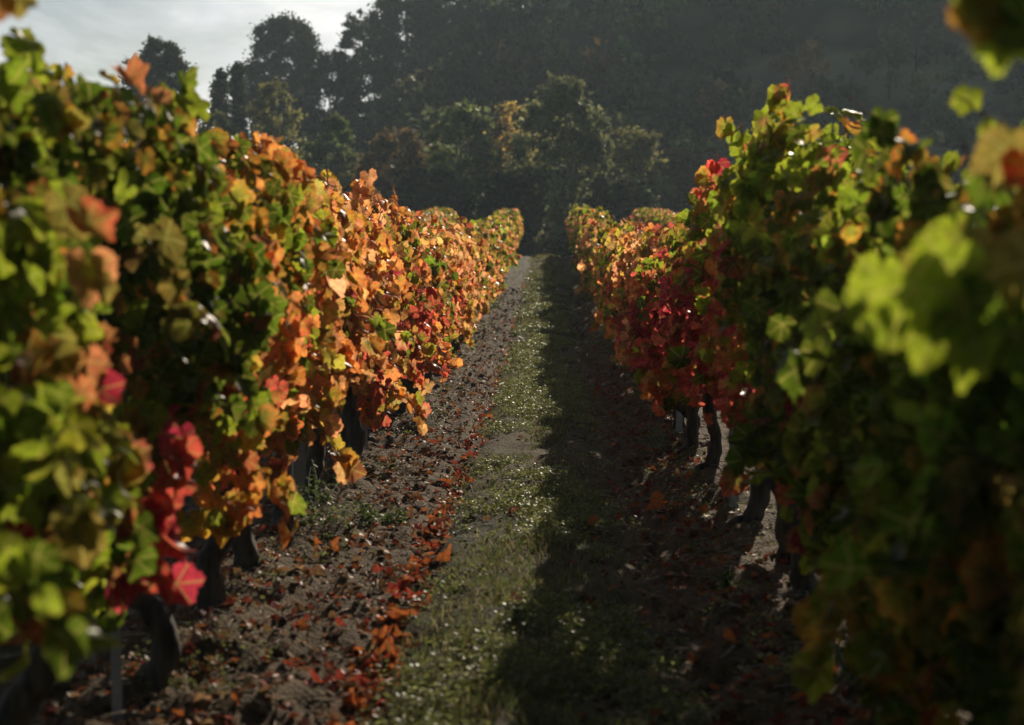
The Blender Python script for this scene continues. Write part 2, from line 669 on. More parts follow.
LEFT_MIX = [
    (2.0, dict(green=7, lime=2.6, olive=1.2, turning=.9, yellow=.5, rust=.6)),
    (4.2, dict(green=5.5, lime=2.8, olive=1, turning=1, orange=.5, rust=.8, crimson=.4, red=.3)),
    (5.0, dict(green=3.6, lime=2.2, turning=1.4, orange=1.2, red=.6, crimson=.5, rust=.7)),
    (6.2, dict(green=2, lime=1.5, turning=1.6, orange=3, peach=1, red=.8, yellow=.8)),
    (7.5, dict(green=.9, lime=1.1, turning=2.2, orange=2.3, peach=2.6, red=1.5, yellow=1.1, rust=1.8)),
    (10, dict(green=.5, lime=.8, turning=1.6, orange=2.0, peach=3.2, red=2.3, yellow=1, crimson=.7, rust=2.0)),
    (13, dict(green=1.2, lime=1.0, turning=1.2, orange=2.6, peach=2.2, red=2.5, crimson=.9, olive=1.0, rust=1.4)),
    (15, dict(green=2.2, lime=1.2, turning=1, orange=2.4, peach=2, red=1.6, crimson=.6, olive=1)),
    (18, dict(green=.6, lime=.8, turning=1, orange=1.8, peach=4, red=1.4, yellow=1.0, rust=1.2)),
    (26, dict(lime=1.6, green=1.0, turning=1, orange=.9, peach=3.4, red=.9, yellow=1.0, olive=1.2, rust=.8)),
    (40, dict(lime=2.4, green=1, peach=2.2, yellow=.9, orange=.4, olive=1.6, red=.5, rust=.6)),
    (62, dict(lime=2.6, green=1, peach=2.2, yellow=.9, olive=1.8, orange=.3, red=.5, rust=.5)),
]
RIGHT_MIX = [
    (2.0, dict(green=5, lime=2.0, olive=1.6, turning=.8, rust=.8, crimson=.2)),
    (4.5, dict(green=5, lime=2.0, olive=1.4, turning=1, orange=.4, rust=1.0, red=.4)),
    (6.5, dict(green=3.6, lime=2.2, turning=.9, orange=.6, red=1.2, rust=1.6, crimson=1.9, yellow=.3)),
    (8.0, dict(green=1.1, lime=1.2, red=2.2, crimson=2.6, rust=1.4, turning=1.2, orange=1, peach=.4)),
    (10, dict(green=.9, lime=.8, red=2.4, crimson=3.2, rust=1.4, orange=.8, peach=.6, turning=.8)),
    (13.5, dict(green=.7, lime=.8, red=2.5, crimson=2.2, orange=1.1, peach=1.6, rust=.8, turning=.6)),
    (17, dict(green=.8, lime=1.2, red=1.8, crimson=.6, orange=2, peach=1.5, yellow=1)),
    (24, dict(lime=2, green=1, orange=1.2, peach=1.8, red=1, yellow=1.6, olive=1)),
    (40, dict(lime=2.6, green=1, peach=2.2, yellow=.9, olive=1.6, red=.6, orange=.3, rust=.5)),
    (62, dict(lime=2.6, green=1, peach=2.2, yellow=.9, olive=1.8, red=.6, rust=.5)),
]


def pigments(mix, P, rng, row_seed, height_frac, shift=None):
    ys = np.array([a for a, _ in mix])
    Wt = np.array([[d.get(k, 0.02) for k in PK] for _, d in mix])
    sc = np.zeros((len(P), len(PK)))
    for i, k in enumerate(PK):
        w = np.interp(P[:, 1], ys, Wt[:, i])
        nse = fbm(P[:, 0] * 2.2, P[:, 1] * 2.2, P[:, 2] * 2.2, seed=row_seed + i * 31, octv=2)
        sc[:, i] = np.log(w) + 5.0 * (nse - .5)
        if k in ('red', 'crimson', 'rust'):
            sc[:, i] += (2.8 if row_seed == 202 else 1.4) * (.45 - height_frac)
        if row_seed == 101 and k in ('rust', 'turning', 'orange', 'red'):     # the tops turn first on the nearest vines
            sc[:, i] += (.9 if k == 'rust' else .3) * sstep(.78, .95, height_frac) * sstep(3.4, 3.9, P[:, 1]) * sstep(7, 5.4, P[:, 1])
        if row_seed == 202 and k in ('lime', 'yellow', 'turning'):
            sc[:, i] += 1.3 * sstep(.7, .95, height_frac) * sstep(14, 9, P[:, 1])
        if shift and k in shift:
            sc[:, i] += shift[k]
    idx = (sc + rng.gumbel(0, .45, sc.shape)).argmax(1)
    rim = np.where(rng.random(len(P)) < .5, (sc + rng.gumbel(0, 1.1, sc.shape)).argmax(1), idx)   # leaves turn from the rim inwards
    g = rng.uniform(.72, 1.28, (len(P), 1)) * np.array([1, 1, 1])
    hue = 1 + rng.normal(0, .07, (len(P), 3))
    return PCc[idx] * g * hue, PCm[rim] * g * hue


LEFT_TOP = ([1, 3.1, 4, 5.1, 7.2, 10, 12, 16, 25, 60], [1.70, 1.74, 1.74, 1.77, 1.76, 1.70, 1.69, 1.66, 1.60, 1.60])
RIGHT_TOP = ([1, 2.4, 3, 3.7, 5, 6.5, 8.5, 10, 13, 24, 60], [1.36, 1.38, 1.40, 1.47, 1.66, 1.76, 1.70, 1.64, 1.58, 1.57, 1.60])
OTHER_TOP = ([1, 60], [1.58, 1.60])
ROWS = {
    'left': dict(x=-1.26, top=LEFT_TOP, bot=([1, 4.2, 5, 7, 8, 9.3, 11.5, 16, 60], [.36, .44, .62, .60, .68, .64, .38, .38, .44]), mix=LEFT_MIX, seed=101, w=.27),
    'right': dict(x=1.02, top=RIGHT_TOP, bot=([1, 5, 6.5, 9.5, 13, 60], [.26, .46, .66, .66, .42, .44]), mix=RIGHT_MIX, seed=202, w=.27),
    'left_outer': dict(x=-3.44, top=OTHER_TOP, bot=([1, 60], [.42, .42]), mix=LEFT_MIX, seed=303, w=.27),
    'right_outer': dict(x=3.2, top=OTHER_TOP, bot=([1, 60], [.42, .42]), mix=RIGHT_MIX, seed=404, w=.27),
    'right_third': dict(x=5.4, top=OTHER_TOP, bot=([1, 60], [.42, .42]), mix=RIGHT_MIX, seed=505, w=.27),
}
ROW_END = 60.0


def envelope(row, P):
    sd_ = row['seed']
    amp = .17 if row['seed'] != 202 else .36
    top = np.interp(P[:, 1], *row['top']) + (vnoise(P[:, 1] * 2.6, P[:, 1] * 0, seed=sd_) - .5) * amp + (vnoise(P[:, 1] * 7, P[:, 1] * 0, seed=sd_ + 9) - .5) * .08 + (amp > .3) * (vnoise(P[:, 1] * .42, P[:, 1] * 0, seed=77) - .55) * .30 * sstep(7.5, 9, P[:, 1])
    bot = np.interp(P[:, 1], *row['bot']) + (vnoise(P[:, 1] * 1.7, P[:, 1] * 0, seed=sd_ + 3) - .5) * .42 + (vnoise(P[:, 1] * 6, P[:, 1] * 0, seed=sd_ + 4) - .5) * .16
    return bot, top


def shoot_points(rng, p0, d0, n, step, droop):
    pts = [np.array(p0, float)]
    d = np.array(d0, float)
    for _ in range(n):
        d = norm(d + rng.normal(0, .13, 3) + np.array([0, 0, -droop]))
        pts.append(pts[-1] + d * step)
    return np.array(pts)


def build_vine(rowname, y, label, group, rng, parts_detail, extra=None):
    row = ROWS[rowname]
    x0 = row['x'] + rng.normal(0, .03)
    base = np.array([x0, y, float(surf(x0, y)) - .02])
    g0 = float(ground_h(x0, y))
    root = link('grapevine', None, None, base)
    root.empty_display_size = .2
    tag(root, label, 'grapevine', group)
    near = y < 26
    # trunk: gnarled, leaning, two arms along the row
    tb = Bag()
    hh = rng.uniform(.58, .70)
    lean = np.clip(rng.normal(0, .10, 2), -.11, .11)
    k = [np.array([0, 0, -.05]), np.array([lean[0] * .3 + rng.normal(0, .04), lean[1] * .5 + rng.normal(0, .03), .18]),
         np.array([lean[0] * .8 + rng.normal(0, .035), lean[1] + rng.normal(0, .04), .40]), np.array([lean[0] * .6, lean[1] * 1.3, hh])]
    sdn = int(rng.integers(0, 900))
    n1 = 24 if near else 6
    pth = smooth_path(k, n1)
    rb = rng.uniform(.034, .047)
    rad = np.interp(np.linspace(0, 1, n1), [0, .08, .3, .8, 1], [rb * 1.75, rb * 1.2, rb * rng.uniform(.85, 1.15), rb * .95, rb * 1.35])
    tb.add(*tube(pth, rad, 12 if near else 5, .55, sdn))
    if near:
        for s in (-1, 1):
            a = [k[3] - np.array([0, 0, .03]), k[3] + np.array([rng.normal(0, .02), s * .16, .06]), k[3] + np.array([rng.normal(0, .03), s * .36, .05]), k[3] + np.array([0, s * .52, .04])]
            tb.add(*tube(smooth_path(a, 9), np.linspace(rb * .75, rb * .35, 9), 7, .25, sdn + s))
        for _ in range(2):
            an = rng.uniform(0, 6.28)
            a = [np.array([0, 0, .02]), np.array([math.cos(an) * .06, math.sin(an) * .06, .015]), np.array([math.cos(an) * .13, math.sin(an) * .13, -.03])]
            tb.add(*tube(smooth_path(a, 5), np.linspace(rb, rb * .4, 5), 6, .2, sdn))
    link('trunk', tb.mesh('trunk', M_BARK), root)
    # foliage
    lod = 0 if y < 3.6 else 1 if y < 20 else 2
    nl = int(1450 if rowname == 'right' and y < 6.2 else 1080 if y < 8 else 1020 if y < 20 else 560 if y < 35 else 460)
    big = 1.0 if y < 20 else 1.22 if y < 35 else 1.4
    bag = Bag()
    Pl = np.zeros((int(nl * 1.45), 3))
    m = len(Pl)
    Pl[:, 1] = y + rng.uniform(-.58, .58, m)
    if y > ROW_END - 1.2:
        Pl[:, 1] = np.minimum(Pl[:, 1], ROW_END + .1)
    bot, top = envelope(row, Pl)
    q = rng.random(m) ** .85
    Pl[:, 2] = bot + q * (top - bot)
    sgn = np.where(rng.random(m) < .5, -1.0, 1.0)
    shape = np.interp(q, [0, .15, .5, .85, 1], [.45, .85, 1.05, .9, .45 if y < 20 else .68])
    wn = fbm(Pl[:, 1] * 2.4, Pl[:, 2] * 2.4, sgn * 4.0, seed=row['seed'] + 60, octv=2)
    Wd = row['w'] * shape * (.42 + 1.22 * wn)
    Pl[:, 0] = row['x'] + sgn * Wd * (1 - .85 * rng.random(m) ** 2.0)
    dens = fbm(Pl[:, 0] * 4.5, Pl[:, 1] * 4.5, Pl[:, 2] * 4.5, seed=row['seed'] + 70, octv=2)
    thick = rowname == 'right' and y < 6.2
    keep = (dens > .34 + .12 * sstep(.6, .95, q) if thick else dens > (.43 if rowname == 'left' else .42 + .14 * q * (y < 14) + .05 * (7.5 < y < 19))) | (rng.random(m) < .2)
    Pl, q, sgn = Pl[keep][:nl], q[keep][:nl], sgn[keep][:nl]
    m = len(Pl)
    Nn = np.stack([sgn * .62, np.full(m, -.66), np.full(m, .22)], -1) + rng.normal(0, .48, (m, 3))
    up = np.clip((q - .82) / .18, 0, 1)[:, None]
    Nn = Nn * (1 - up * .5) + up * np.array([0, 0, .6])
    Tt = np.stack([sgn * .25, np.zeros(m), np.full(m, -1.0)], -1) + rng.normal(0, .42, (m, 3))
    S = rng.uniform(.032, .069, m) * big
    Cc, Cm = pigments(row['mix'], Pl, rng, row['seed'], q, (extra or {}).get('shift'))
    Pl[:, 2] += g0 if y < 26 else ground_h(Pl[:, 0], Pl[:, 1])
    add_leaves(bag, Pl, Nn, Tt, S, Cc, Cm, lod, rng)
    # shoots that stick out at the top and hang at the sides
    canes = []
    ns = 0 if y > 45 else 3 if y > 20 else 7
    for si in range(ns):
        yy = y + rng.uniform(-.5, .5)
        pp = np.array([[0, yy, 0]])
        b_, t_ = envelope(row, pp)
        s = rng.choice([-1, 1])
        if rng.random() < (.15 if rowname == 'left' else .55):
            p0 = np.array([row['x'] + s * rng.uniform(0, .12), yy, t_[0] - .12 + g0])
            path = shoot_points(rng, p0, norm(np.array([s * .35, rng.normal(0, .35), 1.0])), int(rng.integers(4, 7)), .05, .12)
        else:
            p0 = np.array([row['x'] + s * rng.uniform(.14, .22), yy, rng.uniform(b_[0] + .15, t_[0] - .2) + g0])
            path = shoot_points(rng, p0, norm(np.array([s * .8, rng.normal(0, .3), .35])), int(rng.integers(4, 8)), .055, .35)
        mm = len(path)
        if y < 14:
            canes.append(tube(path, np.linspace(.0042, .002, mm), 5))
        pl = np.repeat(path[1:], 2, 0) + rng.normal(0, .025, ((mm - 1) * 2, 3))
        mm = len(pl)
        Nn = np.stack([np.full(mm, s * .45), np.full(mm, -.6), np.full(mm, .45)], -1) + rng.normal(0, .5, (mm, 3))
        Tt = np.array([s * .4, 0, -.8]) + rng.normal(0, .4, (mm, 3))
        S = rng.uniform(.038, .075, mm) * big
        Cc, Cm = pigments(row['mix'], pl - np.array([0, 0, g0]), rng, row['seed'], np.full(mm, .6), (extra or {}).get('shift'))
        add_leaves(bag, pl, Nn, Tt, S, Cc, Cm, lod, rng)
    # canes rising through the canopy
    if y < 14:
        for si in range(7):
            yy = y + rng.uniform(-.48, .48)
            b_, t_ = envelope(row, np.array([[0, yy, 0]]))
            s = rng.choice([-1, 1])
            a = [np.array([x0, yy * .6 + y * .4, g0 + hh]), np.array([row['x'] + rng.normal(0, .1), yy, g0 + hh + .35]),
                 np.array([row['x'] + s * rng.uniform(.0, .2), yy + rng.normal(0, .12), g0 + t_[0] - .35]), np.array([row['x'] + s * rng.uniform(.05, .26), yy + rng.normal(0, .2), g0 + t_[0] + rng.uniform(-.15, .05)])]
            canes.append(tube(smooth_path(a, 10), np.linspace(.0055, .0028, 10), 5))
    for (p, n, t, s, c) in (extra or {}).get('leaves', []):
        add_leaves(bag, np.array([p]), np.array([n], float), np.array([t], float), np.array([s]), np.array([PAL[c][0]]) * rng.uniform(.9, 1.15), np.array([PAL[c][1]]) * rng.uniform(.9, 1.15), 0, rng)
    for pth_ in (extra or {}).get('canes', []):
        canes.append(tube(smooth_path(pth_, 14), np.linspace(.0048, .002, 14), 6))
    link('foliage', bag.mesh('foliage', M_LEAF if lod < 2 else M_LEAF_FAR, base), root)
    for cv, ct in canes:
        link('cane', make_mesh('cane', cv - base, ct, None, None, M_CANE), root)
    return root


NOT_RED = {'red': -3.0, 'crimson': -3.0, 'rust': -1.0, 'orange': -1.2}


def px_leaf(px, py, D, n, t, s, c):
    return (px2w(px, py, D), n, t, s, c)


LEFT_LABELS = [
    'blurred dark green vine at the left edge, closest to the viewer in the left row',
    'green vine of the left row with crimson leaves hanging low beside the bare trunk',
    'half green half orange vine of the left row above two thick bare trunks',
    'orange and green vine of the left row next after the two thick bare trunks',
    'orange-leaved vine of the left row just before the wide grooved steel post',
    'bright orange vine of the left row touching the wide grooved steel post above the weeds',
    'orange vine of the left row with red leaves at its foot, past the low weeds',
    'sharply focused orange-red vine of the left row hanging low over the soil',
    'red and orange vine of the left row beside the thin post',
    'orange and crimson vine of the left row right after the thin post',
    'vine of the left row where green leaves begin to mix with red ones',
    'darkest green vine in the middle of the left row between orange ones',
]
RIGHT_LABELS = [
    'strongly blurred green vine at the right edge, closest to the viewer',
    'blurred green vine at lower right with a pale shoot reaching into the lane',
    'dark green vine of the right row behind the blurred pale shoot',
    'green vine of the right row with the tallest lit leaves on top',
    'green and rust vine of the right row with bare shoots poking above it',
    'green vine of the right row turning dark red near the ground',
    'red and green vine of the right row beside the grey steel post',
    'dark red vine of the right row just past the steel post',
    'crimson vine of the right row above two thin forked trunks',
    'wine-red vine of the right row with a few lime leaves on the lane side',
    'brightest red vine of the right row, well past the steel post',
    'red vine of the right row mixed with pink and orange leaves',
    'last mostly red vine of the right row before the yellowish far part',
]

# near shoots of the right row
near_right_leaves = []
_r2 = np.random.default_rng(77)
for (px, py, D, s, c) in [(880, 285, 1.75, .085, 'lime'), (915, 262, 1.8, .080, 'lime'), (862, 318, 1.8, .070, 'lime'), (935, 300, 1.75, .085, 'green'), (905, 330, 1.78, .072, 'lime'),
                          (838, 300, 1.95, .062, 'lime'), (945, 340, 1.7, .075, 'lime'), (985, 330, 1.7, .075, 'green'), (980, 285, 1.85, .085, 'green'), (925, 235, 1.95, .07, 'lime'),
                          (1005, 260, 1.8, .085, 'olive'), (1010, 345, 1.7, .07, 'lime'), (955, 255, 1.9, .08, 'olive'), (1020, 305, 1.8, .08, 'green'), (850, 275, 2.1, .065, 'lime')]:
    near_right_leaves.append(px_leaf(px + 28, py + 2, D + .6, (-.35 + _r2.normal(0, .25), -.75, .45 + _r2.normal(0, .2)), (-.3 + _r2.normal(0, .35), _r2.normal(0, .2), -1), s * .88, c))
for (px, py, D, s, c) in [(985, 15, 2.25, .07, 'green'), (968, 38, 2.25, .05, 'turning'), (1000, 30, 2.3, .075, 'lime'), (992, 55, 2.25, .05, 'lime'), (1015, 10, 2.3, .08, 'green'), (970, 8, 2.3, .055, 'lime'), (1022, 45, 2.3, .07, 'green')]:
    near_right_leaves.append(px_leaf(px, py - 20, D, (-.3 + _r2.normal(0, .3), -.8, .3), (_r2.normal(0, .3), 0, -1), s, c))
near_right_canes = [
    [px2w(1060, 420, 2.3), px2w(1010, 345, 2.45), px2w(950, 285, 2.4), px2w(890, 285, 2.38)],
    [px2w(1090, 250, 2.6), px2w(1050, 90, 2.4), px2w(1005, 15, 2.3), px2w(975, 0, 2.28)],
]
bare_canes = [
    [px2w(905, 190, 4.6), px2w(892, 160, 4.5), px2w(868, 120, 4.4), px2w(842, 96, 4.3)],
    [px2w(1010, 190, 3.6), px2w(995, 150, 3.5), px2w(975, 112, 3.4), px2w(948, 98, 3.35)],
]
tip_leaves = [px_leaf(962, 98, 3.38, (-.3, -.8, .4), (-.2, 0, -1), .045, 'lime'), px_leaf(980, 125, 3.4, (-.5, -.5, .4), (.3, 0, -1), .035, 'lime'),
              px_leaf(1000, 150, 2.7, (-.2, -.9, .3), (-.3, 0, -1), .065, 'olive'), px_leaf(1022, 165, 2.7, (-.2, -.9, .3), (.3, 0, -1), .055, 'red'), px_leaf(985, 170, 2.8, (-.3, -.9, .3), (-.5, 0, -1), .06, 'green')]
left_top_leaf = [px_leaf(18, -2, 3.0, (.3, -.8, .4), (.2, 0, -1), .045, 'olive'), px_leaf(5, 4, 3.0, (.3, -.8, .4), (-.2, 0, -1), .04, 'rust')]
crimson_low = []
for (px, py, D) in [(172, 470, 4.7), (168, 495, 4.7), (160, 520, 4.65), (150, 540, 4.6), (140, 560, 4.55), (165, 560, 4.6), (128, 575, 4.5), (150, 585, 4.55), (178, 455, 4.75), (120, 600, 4.45), (158, 600, 4.6), (140, 530, 4.6)]:
    for _k in range(2):
        crimson_low.append(px_leaf(px + _r2.normal(0, 9) * _k, py - 15 + _r2.normal(0, 14) * _k, D - .28, (.6 + _r2.normal(0, .3), -.4 + _r2.normal(0, .3), .4), (.2 + _r2.normal(0, .3), 0, -1), _r2.uniform(.05, .075), 'crimson' if _r2.random() < .6 else 'red'))

def vine_row(name, y0, y1, labels, shared, group, extras):
    rng = np.random.default_rng(ROWS[name]['seed'])
    ys = np.arange(y0, y1, 1.0)
    for i, yv in enumerate(ys):
        lab = labels[i] if i < len(labels) else [s for (lim, s) in shared if yv < lim][0]
        build_vine(name, float(yv + rng.normal(0, .06)), lab, group, rng, True, extras.get(i))


vine_row('left', 3.2, 60.2, LEFT_LABELS,
         [(23, 'peach and orange vine in the middle distance of the left row'),
          (40, 'small distant vine of the left row with pinkish orange and lime leaves'),
          (70, 'tiny yellow-green and pink vine at the rising far end of the left row')],
         'vines of the row left of the lane', {0: dict(leaves=left_top_leaf), 1: dict(leaves=crimson_low)})
vine_row('right', 2.5, 60.2, RIGHT_LABELS,
         [(23, 'orange, red and lime vine in the middle distance of the right row'),
          (40, 'small distant vine of the right row with yellow-green and pink leaves'),
          (70, 'tiny yellow-green vine at the rising far end of the right row')],
         'vines of the row right of the lane', {0: dict(leaves=near_right_leaves + tip_leaves, canes=near_right_canes, shift=NOT_RED), 1: dict(shift=NOT_RED), 2: dict(canes=bare_canes, shift=NOT_RED)})
vine_row('left_outer', 38.2, 60.2, [], [(70, 'tiny vine of the next row seen over the top of the left row')], 'vines of the next row to the left', {})
vine_row('right_outer', 26.2, 60.2, [], [(70, 'small greenish vine of the next row seen over the right row')], 'vines of the next row to the right', {})
vine_row('right_third', 44.2, 60.2, [], [(70, 'tiny brownish vine of the third row seen far behind the right row')], 'vines of the third row to the right', {})

# ------------------------------------------------------------------ steel posts
def post_mesh(h):
    w, d, t = .042, .032, .004     # open C profile
    out = [(-w / 2, d / 2), (-w / 2, -d / 2), (w / 2, -d / 2), (w / 2, d / 2), (w / 2 - .012, d / 2), (w / 2 - .012, d / 2 - t), (w / 2 - t, d / 2 - t), (w / 2 - t, -d / 2 + t),
           (-w / 2 + t, -d / 2 + t), (-w / 2 + t, d / 2 - t), (-w / 2 + .012, d / 2 - t), (-w / 2 + .012, d / 2)]
    import bmesh
    bm = bmesh.new()
    a = [bm.verts.new((x, y, -.2)) for x, y in out]
    b = [bm.verts.new((x, y, h)) for x, y in out]
    n = len(out)
    for i in range(n):
        bm.faces.new((a[i], a[(i + 1) % n], b[(i + 1) % n], b[i]))
    bm.faces.new(b)
    bm.faces.new(a[::-1])
    # wire hooks
    for z in (.62, .95, 1.25):
        for s in (-1, 1):
            vs = [bm.verts.new((s * (w / 2 + o[0]), o[1], z + o[2])) for o in ((0, -.004, 0), (.009, -.004, .008), (.009, .004, .008), (0, .004, 0), (0, -.004, -.006), (0, .004, -.006))]
            bm.faces.new((vs[0], vs[1], vs[2], vs[3]))
            bm.faces.new((vs[1], vs[4], vs[5], vs[2]))
    bmesh.ops.recalc_face_normals(bm, faces=bm.faces)
    me = bpy.data.meshes.new('trellis_post')
    bm.to_mesh(me)
    bm.free()
    me.materials.append(M_STEEL)
    return me


PM = post_mesh(1.5)
for (x, y, lab) in [
    (-1.22, 4.75, 'thin pale steel post between dark trunks at lower left'),
    (-1.29, 8.72, 'wide grey steel post with a groove, behind the weeds under the orange leaves'),
    (-1.27, 11.75, 'thin grey steel post under the focused orange-red leaves of the left row'),
    (.985, 9.0, 'grey steel post in the right row by the forked trunks'),
    (1.0, 13.0, 'faint distant steel post under the red leaves of the right row'),
]:
    o = link('trellis_post', PM, None, (x, y, float(ground_h(x, y))))
    w_ = {4.75: .65, 8.72: 1.45}.get(y, 1.0)
    o.scale = (w_, w_, 1)
    o.rotation_euler = (R(1.2 * math.sin(y)), R(1.5 * math.cos(y * 3)), R(20))
    tag(o, lab, 'post', 'steel posts of the trellis')

# ------------------------------------------------------------------ lane cover: grass, small weeds, clods, twigs, fallen leaves
def build_grass():
    rng = np.random.default_rng(9)
    n = 46000
    y = 4.2 * np.exp(rng.random(n) * math.log(62 / 4.2))
    x = rng.normal(-.12, .24, n)
    den = fbm(x * 3.5, y * 1.8, seed=51, octv=3)
    k = (rng.random(n) < sstep(.36, .62, den)) & (np.abs(x + .05) < .6)
    x, y = x[k], y[k]
    n = len(x)
    z = surf(x, y)
    h = rng.uniform(.010, .05, n) * (.6 + 1.2 * fbm(x * 6, y * 4, seed=57, octv=2)) * (1 + .5 * sstep(10, 40, y))
    w = rng.uniform(.0016, .0032, n) * np.maximum(1, y / 8)
    az = rng.uniform(0, 2 * np.pi, n)
    ln = rng.normal(0, .6, (n, 2)) * h[:, None]
    bx, by = np.cos(az) * w, np.sin(az) * w
    P = np.stack([x, y, z - .004], -1)
    side = np.stack([bx, by, np.zeros(n)], -1)
    mid = P + np.stack([ln[:, 0] * .35, ln[:, 1] * .35, h * .6], -1)
    tip = P + np.stack([ln[:, 0], ln[:, 1], h], -1)
    V = np.stack([P - side, P + side, mid + side * .7, mid - side * .7, tip], 1).reshape(-1, 3)
    b = (np.arange(n) * 5)[:, None]
    T = np.concatenate([b + [0, 1, 2], b + [0, 2, 3], b + [3, 2, 4]])
    c = np.array([.085, .10, .030]) * rng.uniform(.6, 1.5, (n, 1)) * (1 + rng.normal(0, .1, (n, 3)))
    dry = rng.random(n) < .25
    c[dry] = np.array([.23, .19, .10]) * rng.uniform(.6, 1.1, (dry.sum(), 1))
    me = make_mesh('lane_grass', V, T, np.repeat(c, 5, 0), None, M_WEED)
    tag(link('lane_grass', me), 'short thin grass along the middle of the lane', 'grass', kind='stuff')


build_grass()


def leaflet_quads(P, rng, s, spread=1.0):
    """small oval leaflets: 6-gon fan"""
    n = len(P)
    nrm = norm(np.stack([rng.normal(0, .55, n), rng.normal(0, .55, n), np.full(n, .8)], -1))
    az = rng.uniform(0, 6.283, n)
    t = np.stack([np.cos(az), np.sin(az), rng.uniform(-.2, .5, n)], -1)
    t = norm(t - (t * nrm).sum(-1, keepdims=True) * nrm)
    b = np.cross(nrm, t)
    uv = np.array([(0, 0), (.35, .28), (.75, .3), (1, 0), (.75, -.3), (.35, -.28)])
    V = P[:, None] + s[:, None, None] * (uv[None, :, :1] * t[:, None] + uv[None, :, 1:] * b[:, None] + (uv[None, :, :1] ** 2 * -.15) * nrm[:, None])
    o = (np.arange(n) * 6)[:, None]
    T = np.concatenate([o + [0, 1, 5], o + [1, 2, 4], o + [1, 4, 5], o + [2, 3, 4]])
    return V.reshape(-1, 3), T


def build_ground_weeds():
    rng = np.random.default_rng(19)
    V, T, C, nv = [], [], [], 0
    n = 11000
    y = 4.3 * np.exp(rng.random(n) * math.log(45 / 4.3))
    x = rng.normal(-.10, .25, n)
    den = fbm(x * 2.4 + 7, y * 1.1, seed=91, octv=2)
    k = (rng.random(n) < sstep(.40, .60, den)) & (x > -.5) & (x < .45)
    # weeds along the foot of both rows too
    n2 = 420
    y2 = 5 * np.exp(rng.random(n2) * math.log(40 / 5.0))
    x2 = np.where(rng.random(n2) < .45, rng.normal(-1.15, .12, n2), rng.normal(.86, .12, n2))
    xs, ys = np.concatenate([x[k], x2]), np.concatenate([y[k], y2])
    for xx, yy in zip(xs, ys):
        m = int(rng.integers(10, 26))
        rr = rng.uniform(.02, .06)
        hh = rng.uniform(.015, .06)
        p = np.stack([xx + rng.normal(0, rr, m), yy + rng.normal(0, rr, m), np.zeros(m)], -1)
        p[:, 2] = float(surf(xx, yy)) + rng.random(m) * hh + .006
        s = rng.uniform(.010, .024, m) * max(1, yy / 14)
        v, t = leaflet_quads(p, rng, s)
        V.append(v)
        T.append(t + nv)
        nv += len(v)
        c = np.array([.14, .155, .048]) * rng.uniform(.6, 1.4) * np.ones((m, 1)) * rng.uniform(.8, 1.2, (m, 1))
        C.append(np.repeat(c, 6, 0))
    me = make_mesh('ground_weeds', np.concatenate(V), np.concatenate(T), np.concatenate(C), None, M_WEED)
    tag(link('ground_weeds', me), 'low small-leaved weeds creeping over the lane and row edges', 'weeds', kind='stuff')


build_ground_weeds()


